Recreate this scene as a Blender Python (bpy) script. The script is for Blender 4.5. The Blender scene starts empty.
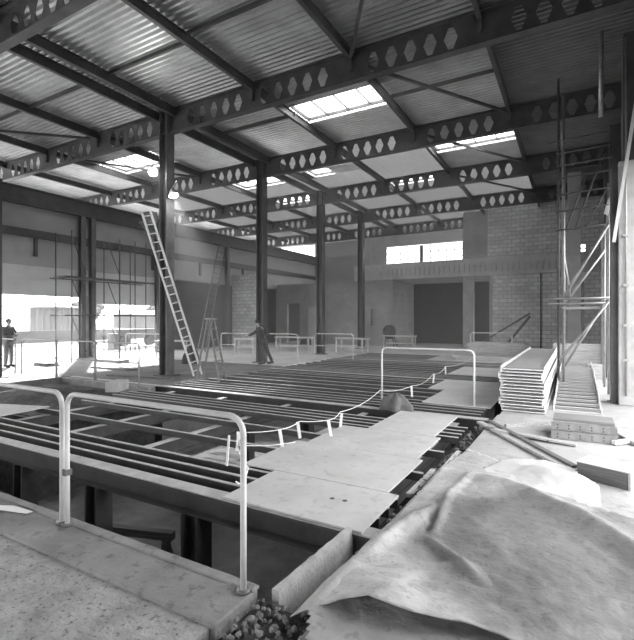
import bpy, bmesh, math, random
from mathutils import Vector, Matrix, noise
random.seed(7)
R = math.radians
C = bpy.context.scene.collection
sc = bpy.context.scene

# ------------------------------------------------------------------ camera, world, lights, exposure
F = 453.0; YAW = math.atan(258 / F)
cam_d = bpy.data.cameras.new('camera'); cam = bpy.data.objects.new('camera', cam_d); C.objects.link(cam)
cam_d.sensor_fit = 'HORIZONTAL'; cam_d.sensor_width = 36; cam_d.lens = 36 * F / 634
cam_d.shift_y = -1.0 / 634; cam_d.clip_end = 500
cam.location = (0, 0, 1.75); cam.rotation_euler = (R(90), 0, YAW)
sc.camera = cam

w = bpy.data.worlds.new('overcast_sky'); sc.world = w; w.use_nodes = True
bg = w.node_tree.nodes['Background']; bg.inputs[0].default_value = (1, 1, 1, 1); bg.inputs[1].default_value = 3.3

def area(name, loc, rot, sx, sy, power, portal=False):
    l = bpy.data.lights.new(name, 'AREA'); l.shape = 'RECTANGLE'; l.size = sx; l.size_y = sy; l.energy = power
    l.cycles.is_portal = portal
    o = bpy.data.objects.new(name, l); C.objects.link(o); o.location = loc; o.rotation_euler = rot
    return o
# openings of the shed through which the daylight falls
area('daylight_left_opening', (-19.9, 5.5, 2.5), (0, R(-90), 0), 5.1, 23, 0, True)
area('daylight_eaves_gap', (-21.7, 14, 7.0), (R(180), 0, 0), 3.9, 40, 0, True)
area('daylight_right_opening', (1.75, 11, 2.4), (0, R(90), 0), 4.9, 17, 0, True)
area('daylight_front_opening', (-4, -5.9, 1.5), (R(90), 0, 0), 7, 3.0, 0, True)
area('daylight_skylight', (-6.3, 12.25, 8.6), (0, 0, 0), 2.7, 1.2, 0, True)
area('daylight_skylight', (-3.25, 17.2, 8.6), (0, 0, 0), 2.9, 1.0, 0, True)
area('daylight_skylight', (-16.1, 12.7, 8.6), (0, 0, 0), 2.6, 1.4, 0, True)
sun_d = bpy.data.lights.new('sun', 'SUN'); sun_d.energy = 9.0; sun_d.angle = R(1.5)
sun = bpy.data.objects.new('sun', sun_d); C.objects.link(sun)
def aim(o, d): o.rotation_euler = Vector(d).to_track_quat('-Z', 'Y').to_euler()
aim(sun, (0.806, -0.60, -0.34))

sc.view_settings.view_transform = 'Standard'; sc.view_settings.look = 'None'
sc.view_settings.gamma = 1.0; sc.view_settings.use_curve_mapping = False
sc.view_settings.exposure = 1.15
sc.cycles.use_denoising = True
sc.cycles.max_bounces = 10; sc.cycles.diffuse_bounces = 6; sc.cycles.glossy_bounces = 4
sc.cycles.sample_clamp_indirect = 8

# ------------------------------------------------------------------ materials
MATS = {}
def mat(name, g, rough=.7, metal=0, var=0, scale=3, det=4, bump=0, bscale=40, kind=None, trans=0, spots=0):
    if name in MATS: return MATS[name]
    m = bpy.data.materials.new(name); MATS[name] = m; m.use_nodes = True
    nt = m.node_tree; N = nt.nodes; L = nt.links; b = N['Principled BSDF']
    b.inputs['Base Color'].default_value = (g, g, g, 1); b.inputs['Roughness'].default_value = rough
    b.inputs['Metallic'].default_value = metal
    tc = N.new('ShaderNodeTexCoord')
    col = None
    if var:
        n = N.new('ShaderNodeTexNoise'); n.inputs['Scale'].default_value = scale; n.inputs['Detail'].default_value = det
        n.inputs['Roughness'].default_value = .65
        L.new(tc.outputs['Object'], n.inputs['Vector'])
        mr = N.new('ShaderNodeMapRange'); mr.inputs[1].default_value = .3; mr.inputs[2].default_value = .7
        mr.inputs[3].default_value = max(0, g * (1 - var)); mr.inputs[4].default_value = min(1, g * (1 + var))
        L.new(n.outputs[0], mr.inputs[0]); col = mr.outputs[0]
        if spots:
            n2 = N.new('ShaderNodeTexNoise'); n2.inputs['Scale'].default_value = scale * 7; n2.inputs['Detail'].default_value = 3
            L.new(tc.outputs['Object'], n2.inputs['Vector'])
            m2 = N.new('ShaderNodeMapRange'); m2.inputs[1].default_value = .58; m2.inputs[2].default_value = .68
            m2.inputs[3].default_value = 1; m2.inputs[4].default_value = 1 - spots
            L.new(n2.outputs[0], m2.inputs[0])
            mu = N.new('ShaderNodeMath'); mu.operation = 'MULTIPLY'; L.new(col, mu.inputs[0]); L.new(m2.outputs[0], mu.inputs[1])
            col = mu.outputs[0]
    if kind in ('block_x', 'block_y', 'brick_x'):
        sep = N.new('ShaderNodeSeparateXYZ'); L.new(tc.outputs['Object'], sep.inputs[0])
        cmb = N.new('ShaderNodeCombineXYZ'); L.new(sep.outputs[1 if kind == 'block_y' else 0], cmb.inputs[0]); L.new(sep.outputs[2], cmb.inputs[1])
        br = N.new('ShaderNodeTexBrick'); L.new(cmb.outputs[0], br.inputs['Vector'])
        br.inputs['Scale'].default_value = 1
        big = kind != 'brick_x'
        br.inputs['Brick Width'].default_value = .45 if big else .225; br.inputs['Row Height'].default_value = .225 if big else .075
        br.inputs['Mortar Size'].default_value = .018
        for k, f in (('Color1', 1.12), ('Color2', .85), ('Mortar', .6)):
            v = g * f; br.inputs[k].default_value = (v, v, v, 1)
        if col is not None:
            dv = N.new('ShaderNodeMath'); dv.operation = 'DIVIDE'; L.new(col, dv.inputs[0]); dv.inputs[1].default_value = g
            mx = N.new('ShaderNodeMath'); mx.operation = 'MULTIPLY'; L.new(br.outputs[0], mx.inputs[0]); L.new(dv.outputs[0], mx.inputs[1])
            col = mx.outputs[0]
        else: col = br.outputs[0]
    if kind == 'grain':
        mp = N.new('ShaderNodeMapping'); mp.inputs['Scale'].default_value = (1.5, 22, 22); L.new(tc.outputs['Object'], mp.inputs[0])
        n3 = N.new('ShaderNodeTexNoise'); n3.inputs['Scale'].default_value = 2; n3.inputs['Detail'].default_value = 5; L.new(mp.outputs[0], n3.inputs['Vector'])
        m3 = N.new('ShaderNodeMapRange'); m3.inputs[1].default_value = .3; m3.inputs[2].default_value = .7; m3.inputs[3].default_value = g * .7; m3.inputs[4].default_value = g * 1.25
        L.new(n3.outputs[0], m3.inputs[0]); col = m3.outputs[0]
    if col is not None: L.new(col, b.inputs['Base Color'])
    if bump:
        nb = N.new('ShaderNodeTexNoise'); nb.inputs['Scale'].default_value = bscale; nb.inputs['Detail'].default_value = 5
        L.new(tc.outputs['Object'], nb.inputs['Vector'])
        bp = N.new('ShaderNodeBump'); bp.inputs['Strength'].default_value = bump; bp.inputs['Distance'].default_value = .03
        L.new(nb.outputs[0], bp.inputs['Height']); L.new(bp.outputs[0], b.inputs['Normal'])
    return m
steel = mat('dark_painted_steel', .065, .45, 0, .35, 2.5, bump=.1)
steel_l = mat('weathered_grey_steel', .11, .5, 0, .4, 2)
dusty = mat('dusty_steel_top', .42, .6, 0, .25, 4)
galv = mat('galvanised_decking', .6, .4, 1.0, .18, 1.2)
galv_d = mat('shade_darkened_decking', .2, .5, .6, .18, 1.2)  # same decking darkened to stand in for shade on the rightmost strip
white_tube = mat('white_painted_tube', .62, .4, 0, .08, 12)
grey_tube = mat('galvanised_tube', .36, .4, .5, .2, 6)
dark_tube = mat('rusty_scaffold_tube', .09, .6, .2, .3, 6)
conc = mat('pale_concrete', .36, .85, 0, .18, 1.1, 6, .25, 18, spots=.2)
conc_lit = mat('lightened_concrete', .6, .85, 0, .2, .6, 6, .2, 18, spots=.2)  # concrete lightened in colour to make up for weak light at the rear
conc_left = mat('toned_down_concrete', .16, .85, 0, .3, .9, 6, .2, 18, spots=.3)  # concrete darkened in colour to offset strong light by the left openings
conc_rough = mat('rough_gritty_concrete', .36, .95, 0, .35, 4.5, 8, .9, 26, spots=.55)
conc_kerb = mat('trowelled_concrete', .24, .85, 0, .3, 2.2, 7, .3, 30, spots=.3)
conc_pit = mat('damp_pit_concrete', .2, .9, 0, .35, 1.3, 6, .4, 12)
conc_col = mat('cast_concrete', .4, .8, 0, .22, 2, 6, .2, 20)
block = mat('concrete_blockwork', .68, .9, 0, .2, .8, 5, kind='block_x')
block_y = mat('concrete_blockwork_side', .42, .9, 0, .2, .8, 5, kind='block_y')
brick = mat('common_brickwork', .48, .9, 0, .25, .8, 5, kind='brick_x')
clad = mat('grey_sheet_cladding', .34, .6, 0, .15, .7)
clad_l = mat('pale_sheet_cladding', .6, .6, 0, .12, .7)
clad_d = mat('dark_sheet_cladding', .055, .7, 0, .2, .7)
soil = mat('dark_soil', .07, 1, 0, .5, 5, 8, 1, 20)
perf_m = mat('dull_punched_steel', .24, .5, .3, .3, 6)
ply = mat('plywood', .5, .7, 0, .12, 1.5, 5, spots=.15)
timber = mat('sawn_timber', .4, .75, kind='grain')
timber_l = mat('pale_sawn_timber', .62, .75, kind='grain')
grey_w = mat('grey_weathered_timber', .2, .8, kind='grain')
timber_d = mat('dark_timber', .13, .8, kind='grain')
tarp_m = mat('dusty_tarpaulin', .4, .7, 0, .3, 2.6, 8, .25, 30, spots=.25)
tarp_w = mat('clean_white_tarpaulin', .52, .5, 0, .1, 1.6, 6, .15, 20)
tray_m = mat('light_zinc_tray', .36, .45, .3, .1, 6)
ground_m = mat('pale_bare_ground', .15, .95, 0, .25, .3, 6)
ground_d = mat('low_bounce_ground', .16, .95, 0, .3, .3, 6)  # unseen ground darkened so that less light bounces up to the roof
cloth_d = mat('dark_cloth', .035, .9, 0, .3, 8)
cloth_m = mat('grey_cloth', .12, .9, 0, .2, 8)
skin_m = mat('skin', .38, .6)
white_m = mat('white_tape', .85, .6)
stone_m = mat('rubble_stone', .22, .95, 0, .5, 8, 5, .5, 30)
far_m = mat('far_pale_sheeting', .1, .8, 0, .1, .5)
leaf_m = mat('far_foliage', .09, .9, 0, .4, 2)

def glass(name, tr):
    m = bpy.data.materials.new(name); m.use_nodes = True; nt = m.node_tree; nt.nodes.clear()
    o = nt.nodes.new('ShaderNodeOutputMaterial'); a = nt.nodes.new('ShaderNodeBsdfTransparent'); t = nt.nodes.new('ShaderNodeBsdfTranslucent')
    a.inputs[0].default_value = (.92, .92, .92, 1); t.inputs[0].default_value = (.85, .85, .85, 1)
    x = nt.nodes.new('ShaderNodeMixShader'); x.inputs[0].default_value = tr
    nt.links.new(a.outputs[0], x.inputs[1]); nt.links.new(t.outputs[0], x.inputs[2]); nt.links.new(x.outputs[0], o.inputs[0])
    return m
glass_m = glass('dusty_glass', .3)
def stain(m, cx, cy, rx, ry, k):          # a dirt patch with its own ragged outline
    nt = m.node_tree; N = nt.nodes; L = nt.links; b = N['Principled BSDF']; src = b.inputs['Base Color'].links[0].from_socket
    tc = N.new('ShaderNodeTexCoord'); n = N.new('ShaderNodeTexNoise'); n.inputs['Scale'].default_value = 2.2; n.inputs['Detail'].default_value = 8; L.new(tc.outputs['Object'], n.inputs['Vector'])
    mp = N.new('ShaderNodeMapping'); mp.vector_type = 'POINT'; mp.inputs['Location'].default_value = (-cx / rx, -cy / ry, 0); mp.inputs['Scale'].default_value = (1 / rx, 1 / ry, 0); L.new(tc.outputs['Object'], mp.inputs[0])
    ln = N.new('ShaderNodeVectorMath'); ln.operation = 'LENGTH'; L.new(mp.outputs[0], ln.inputs[0])
    ad = N.new('ShaderNodeMath'); ad.operation = 'MULTIPLY_ADD'; L.new(n.outputs[0], ad.inputs[0]); ad.inputs[1].default_value = 1.2; L.new(ln.outputs['Value'], ad.inputs[2])
    mr = N.new('ShaderNodeMapRange'); mr.inputs[1].default_value = 1.45; mr.inputs[2].default_value = 1.8; mr.inputs[3].default_value = k; mr.inputs[4].default_value = 1; L.new(ad.outputs[0], mr.inputs[0])
    mu = N.new('ShaderNodeMath'); mu.operation = 'MULTIPLY'; L.new(src, mu.inputs[0]); L.new(mr.outputs[0], mu.inputs[1]); L.new(mu.outputs[0], b.inputs['Base Color'])
stain(tarp_m, -.15, 3.6, .95, 1.15, .4)

def sheeting(name, dif, tr):
    m = bpy.data.materials.new(name); m.use_nodes = True; nt = m.node_tree; nt.nodes.clear()
    o = nt.nodes.new('ShaderNodeOutputMaterial'); a = nt.nodes.new('ShaderNodeBsdfDiffuse'); t = nt.nodes.new('ShaderNodeBsdfTranslucent')
    a.inputs[0].default_value = (dif, dif, dif, 1); t.inputs[0].default_value = (tr, tr, tr, 1)
    x = nt.nodes.new('ShaderNodeAddShader')
    nt.links.new(a.outputs[0], x.inputs[0]); nt.links.new(t.outputs[0], x.inputs[1]); nt.links.new(x.outputs[0], o.inputs[0])
    return m
sheet_m = sheeting('added_light_wall_sheeting', .3, .04)  # translucency added to pass extra light onto the roof
roof_sheet_m = sheeting('added_light_roof_sheeting', .22, .055)  # rear deck made translucent to brighten the rear roof

# ------------------------------------------------------------------ helpers
class MB:
    def __init__(s): s.v = []; s.f = []
    def add(s, vs, fs):
        n = len(s.v); s.v += [tuple(v) for v in vs]; s.f += [tuple(i + n for i in f) for f in fs]; return s
    def box(s, x0, x1, y0, y1, z0, z1):
        vs = [(x, y, z) for z in (z0, z1) for y in (y0, y1) for x in (x0, x1)]
        return s.add(vs, [(0, 2, 3, 1), (4, 5, 7, 6), (0, 1, 5, 4), (2, 6, 7, 3), (0, 4, 6, 2), (1, 3, 7, 5)])
    def bar(s, a, b, w_, h_, up=(0, 0, 1), ends=0):
        a = Vector(a); b = Vector(b); d = (b - a).normalized(); u = Vector(up)
        if abs(d.dot(u)) > .98: u = Vector((0, 1, 0))
        r = d.cross(u).normalized() * w_ / 2; u = r.cross(d).normalized() * h_ / 2
        vs = [p + sr * r + su * u for p in (a, b) for sr, su in ((-1, -1), (1, -1), (1, 1), (-1, 1))]
        return s.add(vs, [(0, 1, 2, 3), (7, 6, 5, 4), (0, 4, 5, 1), (1, 5, 6, 2), (2, 6, 7, 3), (3, 7, 4, 0)])
    def tube(s, pts, r, n=10):
        pts = [Vector(p) for p in pts]; rings = []
        up = Vector((0, 0, 1))
        d0 = (pts[1] - pts[0]).normalized()
        if abs(d0.dot(up)) > .95: up = Vector((0.3, 1, 0)).normalized()
        base = len(s.v); k = len(pts)
        rr = d0.cross(up).normalized()
        for i, p in enumerate(pts):
            t = (pts[min(i + 1, k - 1)] - pts[max(i - 1, 0)]).normalized()
            rr = (rr - t * rr.dot(t)).normalized(); uu = rr.cross(t)
            ri = r[i] if isinstance(r, (list, tuple)) else r
            s.v += [tuple(p + (rr * math.cos(2 * math.pi * j / n) + uu * math.sin(2 * math.pi * j / n)) * ri) for j in range(n)]
        for i in range(k - 1):
            for j in range(n):
                a = base + i * n + j; b = base + i * n + (j + 1) % n
                s.f.append((a, b, b + n, a + n))
        s.f.append(tuple(base + j for j in range(n))[::-1]); s.f.append(tuple(base + (k - 1) * n + j for j in range(n)))
        return s
    def prism(s, poly, axis, a, b):      # polygon of (u,v) extruded along axis from a to b
        n = len(poly)
        def P(u, v, t): return {'x': (t, u, v), 'y': (u, t, v), 'z': (u, v, t)}[axis]
        vs = [P(u, v, a) for u, v in poly] + [P(u, v, b) for u, v in poly]
        return s.add(vs, [tuple(range(n))[::-1], tuple(range(n, 2 * n))] + [(i, (i + 1) % n, (i + 1) % n + n, i + n) for i in range(n)])
    def build(s, name, m, parent=None, smooth=False, bevel=0, loc=None):
        me = bpy.data.meshes.new(name); me.from_pydata([tuple(v) for v in s.v], [], s.f)
        bm = bmesh.new(); bm.from_mesh(me); bmesh.ops.recalc_face_normals(bm, faces=bm.faces); bm.to_mesh(me); bm.free()
        me.materials.append(m)
        if smooth: me.shade_smooth()
        o = bpy.data.objects.new(name, me); C.objects.link(o)
        if parent: o.parent = parent
        if loc: o.location = loc
        if bevel:
            bv = o.modifiers.new('bevel', 'BEVEL'); bv.width = bevel; bv.segments = 2; bv.limit_method = 'ANGLE'
        return o
def tag(o, label=None, cat=None, group=None, kind=None):
    if label: o['label'] = label
    if cat: o['category'] = cat
    if group: o['group'] = group
    if kind: o['kind'] = kind
    return o
def empty(name, loc=(0, 0, 0), rz=0, **k):
    o = bpy.data.objects.new(name, None); C.objects.link(o); o.location = loc; o.rotation_euler = (0, 0, rz); o.empty_display_size = .1
    return tag(o, **k)
def kids(o): return [c for c in bpy.data.objects if c.parent == o]
def copy_tree(o, parent=None):
    c = o.copy(); C.objects.link(c); c.parent = parent
    for ch in kids(o): copy_tree(ch, c)
    return c
def struct(name, mb, m, **k):
    o = mb.build(name, m, **k); o['kind'] = 'structure'; return o
ORD = ['first', 'second', 'third', 'fourth', 'fifth', 'sixth', 'seventh', 'eighth', 'ninth', 'tenth', 'eleventh', 'twelfth', 'thirteenth', 'fourteenth', 'fifteenth', 'sixteenth', 'seventeenth', 'eighteenth', 'nineteenth', 'twentieth']
def ibeam(mb, axis, a, b, u, ztop, depth, fw, ft=.02, wt=.012):
    z0 = ztop - depth
    poly = [(u - fw / 2, ztop), (u + fw / 2, ztop), (u + fw / 2, ztop - ft), (u + wt / 2, ztop - ft), (u + wt / 2, z0 + ft), (u + fw / 2, z0 + ft),
            (u + fw / 2, z0), (u - fw / 2, z0), (u - fw / 2, z0 + ft), (u - wt / 2, z0 + ft), (u - wt / 2, ztop - ft), (u - fw / 2, ztop - ft)]
    return mb.prism(poly, axis, a, b)
def hcol(mb, x, y, z0, z1, w_=.3, ft=.025, wt=.016):      # H section, flanges facing +-x
    h = w_ / 2
    poly = [(x - h, y - h), (x - h + ft, y - h), (x - h + ft, y - wt / 2), (x + h - ft, y - wt / 2), (x + h - ft, y - h), (x + h, y - h),
            (x + h, y + h), (x + h - ft, y + h), (x + h - ft, y + wt / 2), (x - h + ft, y + wt / 2), (x - h + ft, y + h), (x - h, y + h)]
    return mb.prism(poly, 'z', z0, z1)

XL, XR = -19.5, 1.7
BEAM_Y = [0.1, 5.0, 9.9, 14.8, 19.7, 24.6, 29.5]
ROOF_Z = 8.2
# ------------------------------------------------------------------ setting: ground, floors, pit
o = struct('ground', MB().box(-150, 80, -60, 200, -2.9, -2.6), ground_m)
struct('ground', MB().box(-150, XL, -60, 200, -2.6, -.06), ground_m)
struct('ground', MB().box(XR, 80, -60, 200, -2.6, -.06), ground_d)
struct('ground', MB().box(XL, XR, 34, 200, -2.6, -.06), ground_m)
struct('ground', MB().box(XL, XR, -60, -6, -2.6, -.06), ground_d)
struct('wall_front', MB().box(XL, XR, -6.2, -6, 3.0, 8.4).box(XL, -7.5, -6.2, -6, 0, 3.0).box(-.5, XR, -6.2, -6, 0, 3.0), clad_d)
struct('pit_floor', MB().box(-13.5, -1.3, 2.33, 22, -2.5, -2.0), conc_pit)
struct('floor', MB().box(XL, -1.8, -6, 1.93, -2.6, 0), conc_rough)
struct('floor', MB().box(-1.8, -1.2, -6, 1.2, -2.6, 0), conc_rough)
struct('floor', MB().box(-1.8, -1.2, 1.2, 2.36, -2.6, -.07), soil)
struct('floor', MB().box(XL, -13.5, 1.93, 8.4, -2.6, 0), conc_left)
struct('floor', MB().box(XL, -9.5, 8.4, 14, -2.6, 0), conc_left)
struct('floor', MB().box(XL, -9.5, 14, 22, -2.6, 0), conc_lit)
struct('floor', MB().box(XL, XR, 22, 34, -2.6, 0), conc_lit)
struct('floor', MB().box(-1.2, XR, -6, 22, -2.6, 0), conc)
# kerb strip along the pit, slightly proud of the rough floor
mb = MB()
n = 60
for i in range(n):
    pass
struct('trim_1', MB().box(-13.5, -1.76, 1.93, 2.33, -2.6, .03), conc_kerb, bevel=.012)
struct('trim_2', MB().box(-13.5, -1.76, 2.27, 2.345, .02, .045), conc_kerb, bevel=.008)

# ------------------------------------------------------------------ walls
# left wall
def wl(name, y0, y1, z0, z1, m, x0=XL - .15, x1=XL): return struct(name, MB().box(x0, x1, y0, y1, z0, z1), m)
def corrugated_wall(name, x, y0, y1, z0, z1, m, pitch=.16, d=.03):
    poly = []; y = y0
    while y < y1: poly += [(x, y), (x + d, y + pitch * .25), (x + d, y + pitch * .5), (x, y + pitch * .75)]; y += pitch
    pts = poly; v = [(a, b, z) for z in (z0, z1) for a, b in pts]; k = len(pts)
    return struct(name, MB().add(v, [(i, i + 1, i + 1 + k, i + k) for i in range(k - 1)]), m)
wl('wall_left', -6, 34, 5.42, 7.0, clad)
struct('wall_left', MB().box(-24.0, -23.8, -6, 34, 7.6, 8.3), sheet_m)  # translucent fascia above an open gap, added to light the left roof
wl('wall_left', 8, 34, 3.9, 5.1, clad)  # wall nearer than this left open, out of view, to admit more light
wl('wall_left', 8, 12.7, 2.73, 3.97, clad_l)
struct('added_bounce_apron', MB().box(-38, XL - .15, -20, 8.3, -.06, -.03), conc_lit)  # unseen pale apron added to bounce light up to the left roof
struct('added_bounce_apron', MB().box(-25, XL - .15, 8.3, 40, -.06, -.03), conc_left)  # apron strip added below the eaves gap to bounce light upward
wl('wall_left', 12.7, 17.0, 2.45, 3.97, clad_l)
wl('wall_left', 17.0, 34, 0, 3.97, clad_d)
struct('trim_3', MB().box(XL, XL + .16, -6, 34, 5.1, 5.42), steel)
struct('trim_4', MB().box(XL, XL + .1, 8, 34, 3.95, 4.33), clad)
mb = MB()
z = 2.8
while z < 3.9: mb.box(XL, XL + .025, 8, 16.9, z, z + .05); z += .11
struct('trim_5', mb, clad_l)
for y in (10.5, 13.0, 16.5, 20, 24): struct('trim_6', MB().box(XL, XL + .1, y, y + .12, 4.33, 5.1), steel)
# back wall of blockwork with recess and doorways
Y = 28
struct('wall_back', MB().box(XL, -18.5, Y, Y + .25, 0, 4.3).box(-17.4, -11.82, Y, Y + .25, 0, 4.3).box(-18.5, -17.4, Y, Y + .25, 2.9, 4.3)
       .box(-11.82, -11.42, Y, Y + .25, 0, 1.3).box(-11.82, -11.42, Y, Y + .25, 2.4, 4.3).box(-11.42, -10.3, Y, Y + .25, 0, 4.3), brick)
struct('wall_back', MB().box(-4.15, .14, Y, Y + .25, 0, 4.35).box(.42, XR, Y, Y + .25, 0, 4.35).box(.14, .42, Y, Y + .25, 3.9, 4.35), block)
struct('wall_back', MB().box(-4.45, -.23, Y, Y + .25, 5.3, 8.2).box(.47, XR, Y, Y + .25, 4.8, 8.2).box(-.23, .47, Y, Y + .25, 5.75, 8.2), block)
struct('wall_back', MB().box(-10.3, XR, 32.5, 32.7, 0, 4.3), clad_d)
struct('wall_back', MB().box(-12.7, -10.3, 28.25, 32.7, 0, 4.3), brick)
struct('trim_7', MB().box(-5.85, -5.25, Y - .05, Y + .4, 0, 4.35), conc_col, bevel=.02)
struct('trim_7', MB().box(-4.35, -4.15, Y - .02, Y + .25, 0, 4.35), conc_col, bevel=.01)
mb = MB()
mb.box(-13, XR, Y - .12, 32.7, 4.3, 4.55)
mb.box(-13, XR, Y - .12, Y + .1, 4.55, 5.33)
struct('balcony_edge', mb, conc_lit)
mb = MB()
x = -10.6
while x < 1.4: mb.box(x, x + .07, Y - .24, Y - .12, 4.5, 5.0); x += .3
struct('balcony_formwork_ribs', mb, conc_lit)
tag(MB().tube([(-1.65, Y - .04, 0), (-1.65, Y - .04, 4.3)], .03).build('wall_conduit', steel, smooth=True), 'thin dark vertical conduit on the rear blockwork below the slab edge', 'conduit')
# upper rear wall with the strip window
Y2 = 31
struct('wall_back', MB().box(-13.2, -4.3, Y2, Y2 + .2, 5.3, 5.62).box(-13.2, -4.3, Y2, Y2 + .2, 6.95, 8.2).box(-6.5, -4.3, Y2, Y2 + .2, 5.62, 6.95).box(-13.2, -11.9, Y2, Y2 + .2, 5.62, 6.95), conc_col)
wf = empty('window_1', (-9.2, Y2, 5.55)); wf['kind'] = 'structure'
mb = MB()
for i in range(11):
    x = -2.7 + i * .54
    mb.box(x - .02, x + .02, 0, .06, 0, 1.33)
for z in (0, .44, .88, 1.33): mb.box(-2.7, 2.7, 0, .06, z - .02, z + .02)
mb.box(-.2, .0, -.02, .1, 0, 1.33)
fr = mb.build('window_frame', steel_l, wf); fr['kind'] = 'structure'
pn = MB().box(-2.7, 2.7, .02, .03, 0, 1.33).build('window_glass', glass_m, wf); pn['kind'] = 'structure'
struct('wall_back', MB().box(-5.9, -4.5, Y + .3, Y + .45, 5.33, 8.2), brick)
struct('wall_back', MB().box(XL, -13.2, 33.8, 34, 0, 5.0), clad)
struct('wall_back', MB().box(XL, -13.2, 33.85, 33.9, 5.0, 8.2), sheet_m)  # translucent rear wall sheet put in to light the roof
mb = MB().box(-.23, .47, Y + .1, Y + .16, 4.8, 4.84)
for z in (5.02, 5.26, 5.5): mb.box(-.23, .47, Y + .1, Y + .16, z, z + .06)
mb.box(.08, .13, Y + .1, Y + .16, 4.8, 5.7)
t = mb.build('window_2', steel_l); t['kind'] = 'structure'
# left return partition of blockwork
struct('wall_partition', MB().box(XL, -17.1, 23, 23.25, 0, 4.6), block)
# right wall, open between its columns at low level
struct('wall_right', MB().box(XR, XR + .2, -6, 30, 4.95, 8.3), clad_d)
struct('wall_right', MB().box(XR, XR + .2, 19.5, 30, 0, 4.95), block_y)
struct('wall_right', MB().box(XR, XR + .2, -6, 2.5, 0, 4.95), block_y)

# ------------------------------------------------------------------ roof: deck, skylights
PX = [-20.4, -17.4, -14.35, -11.35, -10.62, -7.65, -4.68, -1.72, 1.2]
SKY = {(-7.65, -4.68): [(11.65, 12.85), (20.1, 21.1)], (-4.68, -1.72): [(16.75, 17.6)], (-10.62, -7.65): [(17.0, 18.0)], (-17.4, -14.35): [(11.9, 13.4)], (-14.35, -11.35): [(16.9, 18.0), (20.1, 21.3)]}
SKL = {(-7.65, 0): 'large bright skylight over the middle bay, nearest of the roof lights', (-7.65, 1): 'thin bright skylight half hidden behind the beam at the right skylight strip', (-4.68, 0): 'bright skylight strip near the right side of the roof', (-4.68, 1): 'rear right skylight mostly hidden before the blockwork rear wall',
       (-10.62, 0): 'small square skylight beside the double purlin', (-10.62, 1): 'rear middle skylight before the strip window', (-17.4, 0): 'glaring skylight at the left, above the sheeted wall', (-14.35, 0): 'small skylight behind the ladder column', (-14.35, 1): 'rear left skylight behind the second column'}
SKX = {(-10.62, -7.65): (-10.3, -9.25)}
def deck(x0, x1, y0, y1):
    pts = []; y = y0; p = .16
    while y < y1 - .01:
        pts += [(y, 0), (y + .05, 0), (y + .075, .07), (y + .135, .07)]; y += p
    pts.append((y, 0)); k = len(pts)
    vs = [(x, a, ROOF_Z + .01 + b) for x in (x0, x1) for a, b in pts]
    return vs, [(i, i + 1, i + 1 + k, i + k) for i in range(k - 1)]
edges = [-24.0] + PX[:-1] + [XR + .2]
for i in range(len(edges) - 1):
    a, b = edges[i], edges[i + 1]
    key = (a, b) if (a, b) in SKY else None
    mb = MB(); y = -6.0
    segs = []
    for si, (s0, s1) in enumerate(SKY.get((a, b), [])):
        q0 = -6 + round((s0 + 6) / .16) * .16; q1 = -6 + round((s1 + 6) / .16) * .16
        segs.append((y, q0)); y = q1
        if (a, b) in SKX and si == 0:
            xa, xb = SKX[(a, b)]; mb.add(*deck(xb, b, q0, q1)); mb.add(*deck(a, xa, q0, q1))
        else: xa, xb = a, b
        q_ = 0; sk = empty('skylight', ((xa + xb) / 2, (q0 + q1) / 2, ROOF_Z + .08), label=SKL[(a, si)], cat='skylight', group='glazed roof lights in the metal deck')
        hw = (xb - xa) / 2; hd = (q1 - q0) / 2
        m2 = MB().box(-hw, hw, -hd, -hd + .06, 0, .12).box(-hw, hw, hd - .06, hd, 0, .12).box(-hw, -hw + .06, -hd, hd, 0, .12).box(hw - .06, hw, -hd, hd, 0, .12)
        m2.build('frame', steel_l, sk)
        nb = max(1, round(hw * 2 / .75))
        for q in range(1, nb): MB().box(-hw + q * 2 * hw / nb - .015, -hw + q * 2 * hw / nb + .015, -hd, hd, .01, .07).build('glazing_bar', steel_l, sk)
        MB().box(-hw, hw, -hd, hd, .08, .088).build('glass', glass_m, sk)
    segs.append((y, 34.2))
    m2 = MB()
    for s0, s1 in segs:
        yt = -6 + .16 * (132 if a < -5 else 161)
        if -21 < a < -4 and s1 > yt:
            if s0 < yt: mb.add(*deck(a, b, s0, yt)); s0 = yt
            m2.add(*deck(a, b, s0, s1))
        else: mb.add(*deck(a, b, s0, s1))
    if m2.v: struct('ceiling', m2, roof_sheet_m)
    struct('ceiling', mb, galv if a < -2 else galv_d)  # rightmost strip carries its shade in the colour

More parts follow.
